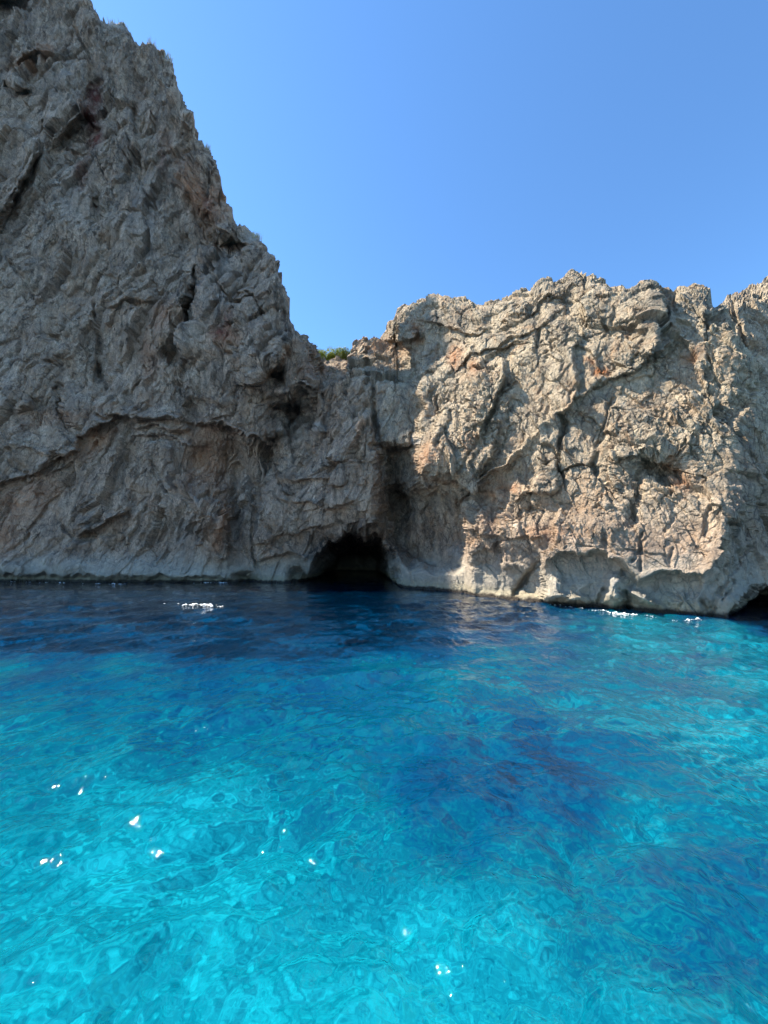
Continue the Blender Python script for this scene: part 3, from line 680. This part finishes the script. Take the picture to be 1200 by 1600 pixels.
def water_material():
    m, t = newmat('sea_water'); L = t.links.new
    geo = N(t, 'ShaderNodeNewGeometry'); pos = geo.outputs['Position']
    at = N(t, 'ShaderNodeAttribute'); at.attribute_name = 'depth_shade'
    def noise(scale, detail, rough, vec=None, dist=0.0, out='Fac'):
        n = N(t, 'ShaderNodeTexNoise'); n.inputs['Scale'].default_value = scale; n.inputs['Detail'].default_value = detail
        n.inputs['Roughness'].default_value = rough; n.inputs['Distortion'].default_value = dist
        L(vec or pos, n.inputs['Vector']); return n.outputs[out]
    # the sea bed seen through the tilted surface: look up the pattern where the normal bends the view
    off = N(t, 'ShaderNodeVectorMath', operation='MULTIPLY_ADD'); L(geo.outputs['Normal'], off.inputs[0]); off.inputs[1].default_value = (4.0, 4.0, 0); L(pos, off.inputs[2])
    flat = N(t, 'ShaderNodeVectorMath', operation='MULTIPLY'); L(off.outputs[0], flat.inputs[0]); flat.inputs[1].default_value = (1, 1, 0)
    fv = flat.outputs[0]
    n1 = noise(0.5, 6, 0.6, fv, 0.7); n2 = noise(1.9, 7, 0.68, fv, 0.5)
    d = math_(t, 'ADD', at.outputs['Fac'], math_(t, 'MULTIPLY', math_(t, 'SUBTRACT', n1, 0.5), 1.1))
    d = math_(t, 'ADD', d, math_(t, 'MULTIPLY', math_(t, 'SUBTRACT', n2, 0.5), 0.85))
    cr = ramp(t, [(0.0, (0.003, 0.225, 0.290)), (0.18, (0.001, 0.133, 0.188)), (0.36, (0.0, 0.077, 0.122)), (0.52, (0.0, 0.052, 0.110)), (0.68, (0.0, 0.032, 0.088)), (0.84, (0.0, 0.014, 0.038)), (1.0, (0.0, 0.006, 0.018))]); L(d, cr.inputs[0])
    # green weed patches on the sea bed
    w2 = N(t, 'ShaderNodeAttribute'); w2.attribute_name = 'weed'
    wr = ramp(t, [(0.5, 0.0), (0.62, 1.0)]); L(noise(1.3, 7, 0.7, fv, 0.8), wr.inputs[0])
    col = mixc(t, math_(t, 'MULTIPLY', math_(t, 'MULTIPLY', wr.outputs[0], w2.outputs['Fac']), 0.75, clamp=True), cr.outputs[0], (0.004, 0.15, 0.17))
    df = N(t, 'ShaderNodeBsdfDiffuse'); L(col, df.inputs['Color'])
    # body light hardly follows the ripples
    mixn = N(t, 'ShaderNodeVectorMath', operation='MULTIPLY_ADD'); L(geo.outputs['Normal'], mixn.inputs[0]); mixn.inputs[1].default_value = (0.9, 0.9, 0.9); mixn.inputs[2].default_value = (0, 0, 0.6)
    nm = N(t, 'ShaderNodeVectorMath', operation='NORMALIZE'); L(mixn.outputs[0], nm.inputs[0]); L(nm.outputs[0], df.inputs['Normal'])
    # ripples
    mp = N(t, 'ShaderNodeMapping'); mp.inputs['Rotation'].default_value = (0, 0, R(25)); mp.inputs['Scale'].default_value = (1.0, 0.42, 1.0); L(pos, mp.inputs[0])
    r1 = noise(7.0, 4, 0.55, mp.outputs[0], 0.5); r2 = noise(2.6, 3, 0.5, mp.outputs[0], 0.6)
    bp = N(t, 'ShaderNodeBump'); bp.inputs['Strength'].default_value = 1.0; bp.inputs['Distance'].default_value = 1.0
    r3 = noise(26.0, 3, 0.6, mp.outputs[0], 0.3)
    L(math_(t, 'ADD', math_(t, 'MULTIPLY', r3, 0.0014), math_(t, 'ADD', math_(t, 'MULTIPLY', r1, 0.024), math_(t, 'MULTIPLY', r2, 0.060))), bp.inputs['Height'])
    gl = N(t, 'ShaderNodeBsdfGlossy'); gl.inputs['Roughness'].default_value = 0.028; gl.inputs['Color'].default_value = (1, 1, 1, 1); L(bp.outputs[0], gl.inputs['Normal'])
    fr = N(t, 'ShaderNodeFresnel'); fr.inputs['IOR'].default_value = 1.333; L(bp.outputs[0], fr.inputs['Normal'])
    mx = N(t, 'ShaderNodeMixShader'); L(fr.outputs[0], mx.inputs[0]); L(df.outputs[0], mx.inputs[1]); L(gl.outputs[0], mx.inputs[2])
    o = N(t, 'ShaderNodeOutputMaterial'); L(mx.outputs[0], o.inputs[0])
    return m

def build_sea():
    yp = np.concatenate([np.arange(1740, 915, -1.35), np.arange(915, 880, -0.8)])
    yr = water_Y(600.0, yp)
    r_in = np.linspace(0.02, yr[0], 14, endpoint=False)
    r_out = np.geomspace(yr[-1] * 1.03, 3500, 50)
    rr = np.concatenate([r_in, yr, r_out])
    # columns: fine in front, coarse behind
    az = np.concatenate([np.linspace(-180, -56, 90, endpoint=False), np.arange(-56, 56, 0.088), np.linspace(56, 180, 91)])
    A = np.radians(az)[None, :]; Rr = rr[:, None]
    x = Rr * np.sin(A); y = Rr * np.cos(A)
    h, dx, dy = sea(x, y)
    V = np.stack([x + dx, y + dy, h], -1)
    V[:, -1] = V[:, 0]
    px, py = proj(np.stack([x, np.maximum(y, 0.3), x * 0], -1))
    px = np.clip(px, -400, 1600); py = np.clip(py, 880, 1750)
    # how deep / dark the bed reads, plus painted cave shade, from control points (0 pale sand .. 1 deep)
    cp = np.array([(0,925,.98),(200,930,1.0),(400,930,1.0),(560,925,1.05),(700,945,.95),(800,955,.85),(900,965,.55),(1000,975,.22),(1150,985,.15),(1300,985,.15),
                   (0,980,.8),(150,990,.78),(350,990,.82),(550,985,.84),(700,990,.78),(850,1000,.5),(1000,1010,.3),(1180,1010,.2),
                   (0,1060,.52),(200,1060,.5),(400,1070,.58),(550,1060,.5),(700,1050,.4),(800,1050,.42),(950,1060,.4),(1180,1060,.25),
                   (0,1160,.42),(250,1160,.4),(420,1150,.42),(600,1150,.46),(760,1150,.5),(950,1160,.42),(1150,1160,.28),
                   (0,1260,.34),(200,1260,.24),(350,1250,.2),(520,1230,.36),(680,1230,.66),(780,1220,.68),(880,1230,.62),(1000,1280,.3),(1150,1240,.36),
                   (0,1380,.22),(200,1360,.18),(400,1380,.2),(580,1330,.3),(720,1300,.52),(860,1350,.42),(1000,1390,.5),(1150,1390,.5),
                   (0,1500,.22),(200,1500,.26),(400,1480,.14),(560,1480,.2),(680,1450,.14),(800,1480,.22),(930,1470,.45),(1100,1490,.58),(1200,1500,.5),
                   (0,1600,.2),(200,1600,.22),(420,1600,.12),(560,1590,.1),(700,1600,.15),(850,1590,.25),(1000,1600,.3),(1180,1600,.35),(-300,1200,.4),(-300,1600,.3),(1500,1200,.35),(1500,1600,.4),(1190,945,1.3),(1178,955,1.2),(1230,950,1.3),(1205,960,1.2),(600,1760,.2),(0,1760,.2),(1200,1760,.3)], float)  # points by the small right cave paint its shade into the water
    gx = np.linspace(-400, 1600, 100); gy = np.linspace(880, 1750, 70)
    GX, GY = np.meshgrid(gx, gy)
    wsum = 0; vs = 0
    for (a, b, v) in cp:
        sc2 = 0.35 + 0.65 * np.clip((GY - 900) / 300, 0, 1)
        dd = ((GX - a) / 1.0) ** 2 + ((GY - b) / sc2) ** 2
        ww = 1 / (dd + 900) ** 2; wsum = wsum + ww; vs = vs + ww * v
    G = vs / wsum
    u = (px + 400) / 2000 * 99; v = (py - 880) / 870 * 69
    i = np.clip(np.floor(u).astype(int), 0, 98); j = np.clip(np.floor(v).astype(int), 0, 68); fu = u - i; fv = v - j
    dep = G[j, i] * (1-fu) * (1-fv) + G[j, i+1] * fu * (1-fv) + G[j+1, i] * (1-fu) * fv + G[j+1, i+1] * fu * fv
    weed = np.zeros(px.shape)
    for (a, b, ra, rb, k) in [(640, 1540, 70, 50, 1), (600, 1490, 40, 30, .8), (690, 1570, 60, 40, .9), (780, 1560, 60, 60, .6), (1000, 1440, 120, 60, .7), (880, 1380, 90, 50, .6), (300, 1490, 80, 50, .5),
                              (150, 1570, 90, 50, .5), (1100, 1560, 80, 60, .6), (520, 1430, 60, 40, .4), (200, 1390, 60, 30, .3)]:
        weed = np.maximum(weed, k * np.exp(-(((px - a) / ra) ** 2 + ((py - b) / rb) ** 2)))
    o = grid_mesh('sea', V, water_material(), dict(depth_shade=dep, weed=weed), smooth=True)
    o['kind'] = 'structure'
build_sea(); print('sea', _t.time() - T0)

# ------------------------------------------------------------------ foam
def simple_mat(name, col, rough=0.8, col2=None, sc_=4.0):
    m, t = newmat(name); L = t.links.new
    p = N(t, 'ShaderNodeBsdfPrincipled'); p.inputs['Roughness'].default_value = rough; p.inputs['Specular IOR Level'].default_value = 0.2
    n = N(t, 'ShaderNodeTexNoise'); n.inputs['Scale'].default_value = sc_; n.inputs['Detail'].default_value = 5
    g = N(t, 'ShaderNodeNewGeometry'); L(g.outputs['Position'], n.inputs['Vector'])
    r_ = ramp(t, [(0.35, col), (0.65, col2 or col)]); L(n.outputs['Fac'], r_.inputs[0]); L(r_.outputs[0], p.inputs['Base Color'])
    o = N(t, 'ShaderNodeOutputMaterial'); L(p.outputs[0], o.inputs[0])
    return m
FOAM = simple_mat('foam_white', (0.62, 0.70, 0.72), 0.7, (0.85, 0.87, 0.86), 3.0)

def foam_strip(name, pts, width, thr, seed, label, seg=0.035, lift=0.012, fr=3.2):
    """ragged lace of foam along a line on the water (photo points -> water points)"""
    P = np.array([(*(water_Y(x, y) * np.array(ray(x, y)[0]) / ray(x, y)[1],), water_Y(x, y)) for x, y in pts], float)
    dl = np.r_[0, np.cumsum(np.hypot(*(P[1:] - P[:-1]).T))]
    s = np.arange(0, dl[-1], seg)
    cx = np.interp(s, dl, P[:, 0]); cy = np.interp(s, dl, P[:, 1])
    tx = np.gradient(cx); ty = np.gradient(cy); l = np.hypot(tx, ty); nx, ny = -ty / l, tx / l
    v = np.arange(-width, width + seg, seg)
    x = cx[None, :] + nx[None, :] * v[:, None]; y = cy[None, :] + ny[None, :] * v[:, None]
    h, dx, dy = sea(x, y)
    q = np.stack([x * fr, y * fr, x * 0 + seed], -1).reshape(-1, 3).astype(F32)
    nz = (fbm(q, 1.0, 5, seed, 0.65)).reshape(x.shape)
    big = perlin(q * F32(0.22), seed + 4).reshape(x.shape)
    e = np.minimum(s, dl[-1] - s)[None, :] / (0.12 * dl[-1])
    val = nz + 0.8 * big + 1.0 - 1.5 * (np.abs(v)[:, None] / width) ** 1.5 - np.clip(1 - e, 0, 1) * 1.2
    z = h + lift + 0.05 * np.clip(val - thr, 0, 1) * (1 + nz)
    V = np.stack([x + dx, y + dy, z], -1)
    keep = (val[:-1, :-1] > thr) & (val[1:, 1:] > thr) & (val[1:, :-1] > thr) & (val[:-1, 1:] > thr)
    o = grid_mesh(name, V, FOAM, keep=keep, smooth=True)
    o['kind'] = 'stuff'; o['label'] = label; o['category'] = 'foam'
    return o
foam_strip('sea_foam', [(846, 944), (870, 946), (900, 950), (940, 955), (980, 961), (1020, 965), (1060, 968), (1100, 970), (1150, 972)], 0.5, 0.85, 3, 'white foam washing along the foot of the sunlit right cliff')
foam_strip('sea_foam', [(250, 942), (275, 944), (300, 946), (325, 947), (352, 949)], 0.7, 0.98, 12, 'white patch of broken foam on the dark water in front of the left cliff', seg=0.035, fr=2.4)
foam_strip('sea_foam', [(292, 911), (315, 911), (335, 910), (350, 911), (368, 912)], 0.8, 0.9, 22, 'thin splash of foam at the foot of the shaded left cliff', seg=0.09)
foam_strip('sea_foam', [(-20, 909), (40, 910), (100, 911), (160, 913), (230, 913)], 0.6, 1.15, 31, 'broken thin line of foam below the far left cliff face', seg=0.09)

# ------------------------------------------------------------------ shrubs and tufts on the crest
LEAF = simple_mat('shrub_leaves', (0.24, 0.29, 0.04), 0.7, (0.42, 0.42, 0.07), 1.2)
LEAFD = simple_mat('shrub_leaves_dark', (0.13, 0.18, 0.04), 0.7, (0.24, 0.28, 0.06), 1.2)
WOOD = simple_mat('shrub_wood', (0.12, 0.09, 0.06), 0.9, (0.18, 0.14, 0.10))
STRAW = simple_mat('dry_straw', (0.52, 0.42, 0.25), 0.9, (0.36, 0.29, 0.18))
def mesh_obj(name, verts, faces, mat, parent=None):
    me = bpy.data.meshes.new(name); me.from_pydata(verts, [], faces); me.materials.append(mat); me.update()
    o = bpy.data.objects.new(name, me); COL.objects.link(o)
    if parent: o.parent = parent
    return o
def tubes(paths, n=5):
    vs, fs = [], []
    for path in paths:
        base = len(vs)
        for (p, r) in path:
            for k in range(n):
                a = 2 * math.pi * k / n; vs.append((p[0] + r * math.cos(a), p[1] + r * math.sin(a), p[2]))
        for i in range(len(path) - 1):
            for k in range(n):
                a = base + i * n + k; b = base + i * n + (k + 1) % n; fs.append((a, b, b + n, a + n))
    return vs, fs
def crest(px, back):
    xs_, C_ = CREST; p = C_[int(np.argmin(np.abs(xs_ - px)))].copy(); p[1] += back; p[2] += 0.0; return p
def shrub(px, py, Y, wid, hei, mat, label, seed, group=None):
    rs = random.Random(seed); wid *= 1.15; hei *= 1.15
    c = crest(px, 1.2); c[2] += .15
    e = bpy.data.objects.new('shrub', None); COL.objects.link(e); e.location = [float(q) for q in c]
    e['label'] = label; e['category'] = 'shrub'
    if group: e['group'] = group
    paths = []; tips = []
    for k in range(9):
        a = rs.uniform(0, 6.28); rr = rs.uniform(.2, .48) * wid; top = (rr * math.cos(a), rr * math.sin(a), hei * rs.uniform(.45, .85))
        mid = (top[0] * .45 + rs.uniform(-.1, .1), top[1] * .45, top[2] * .5)
        paths.append([((0, 0, -0.9), .09), ((0, 0, 0), .08), (mid, .05), (top, .015)]); tips.append(top)
    v, f = tubes(paths); mesh_obj('stem', v, f, WOOD, e)
    lobes = [(t_[0], t_[1], t_[2], wid * rs.uniform(.13, .22)) for t_ in tips] + [(rs.uniform(-.3, .3) * wid, rs.uniform(-.3, .3) * wid, hei * rs.uniform(.1, .45), wid * .2) for _ in range(6)]
    vs, fs = [], []
    for (lx, ly, lz, lr) in lobes:
        for k in range(330):
            d_ = Vector((rs.gauss(0, 1), rs.gauss(0, 1), rs.gauss(0, .8))).normalized() * lr * rs.uniform(.45, 1.12) ** .7
            p = Vector((lx, ly, lz)) + d_
            if p.z < -.3: continue
            u_ = Vector((rs.gauss(0, 1), rs.gauss(0, 1), rs.gauss(0, 1))).normalized(); w_ = u_.orthogonal().normalized()
            s = rs.uniform(.05, .11)
            b = len(vs); vs += [tuple(p - u_ * s), tuple(p + w_ * s * .5), tuple(p + u_ * s), tuple(p - w_ * s * .5)]; fs.append((b, b + 1, b + 2, b + 3))
    mesh_obj('foliage', vs, fs, mat, e)
    return e
G1 = 'shrubs on the saddle between the cliffs'
shrub(497, 553, 55.5, 2.2, 1.0, LEAF, 'yellow green low shrub on the saddle, nearest the left cliff', 1, G1)
shrub(509, 552, 56.5, 2.8, 1.1, LEAF, 'light green shrub on the saddle, second from the left cliff', 2, G1)
shrub(522, 552, 56.5, 2.8, 1.3, LEAF, 'light green shrub on the saddle, second from the crest boulders', 4, G1)
shrub(538, 551, 57.0, 2.9, 1.5, LEAFD, 'darker green shrub on the saddle, beside the small crest boulders', 3, G1)

def tuft(px, py, Y, size, label, seed):
    rs = random.Random(seed); c = crest(px, .1)
    vs, fs = [], []
    for k in range(90):
        a = rs.uniform(0, 6.28); bx, by = rs.gauss(0, .3) * size, rs.gauss(0, .3) * size
        l = size * rs.uniform(.4, 1.0); tx, ty = bx + math.cos(a) * l * .5, by + math.sin(a) * l * .5
        wv = 0.02
        b = len(vs); vs += [(bx - wv, by, -.4), (bx + wv, by, -.4), ((bx + tx) / 2 + wv, (by + ty) / 2, l * .55), (tx, ty, l), ((bx + tx) / 2 - wv, (by + ty) / 2, l * .55)]; fs.append((b, b + 1, b + 2, b + 3, b + 4))
    o = mesh_obj('grass_tuft', vs, fs, STRAW); o.location = [float(q) for q in c]
    o['label'] = label; o['category'] = 'dry grass'; o['group'] = 'dry grass tufts on the left crest'
for px, sz, lb in ((176, 1.0, 'dry straw tuft on the pale ledge near the top of the left cliff'), (192, .8, 'smaller straw tuft right of the pale ledge top on the left cliff'),
                   (236, .9, 'straw tuft on the second step down the left cliff edge'), (260, .9, 'straw tuft on the left cliff edge above the bulging shoulder'),
                   (324, .7, 'small straw tuft halfway down the left cliff edge'), (402, .8, 'straw tuft on the lit shoulder of the lower left pillar')):
    tuft(px, 0, 0, sz, lb, int(px))
print('all', _t.time() - T0)
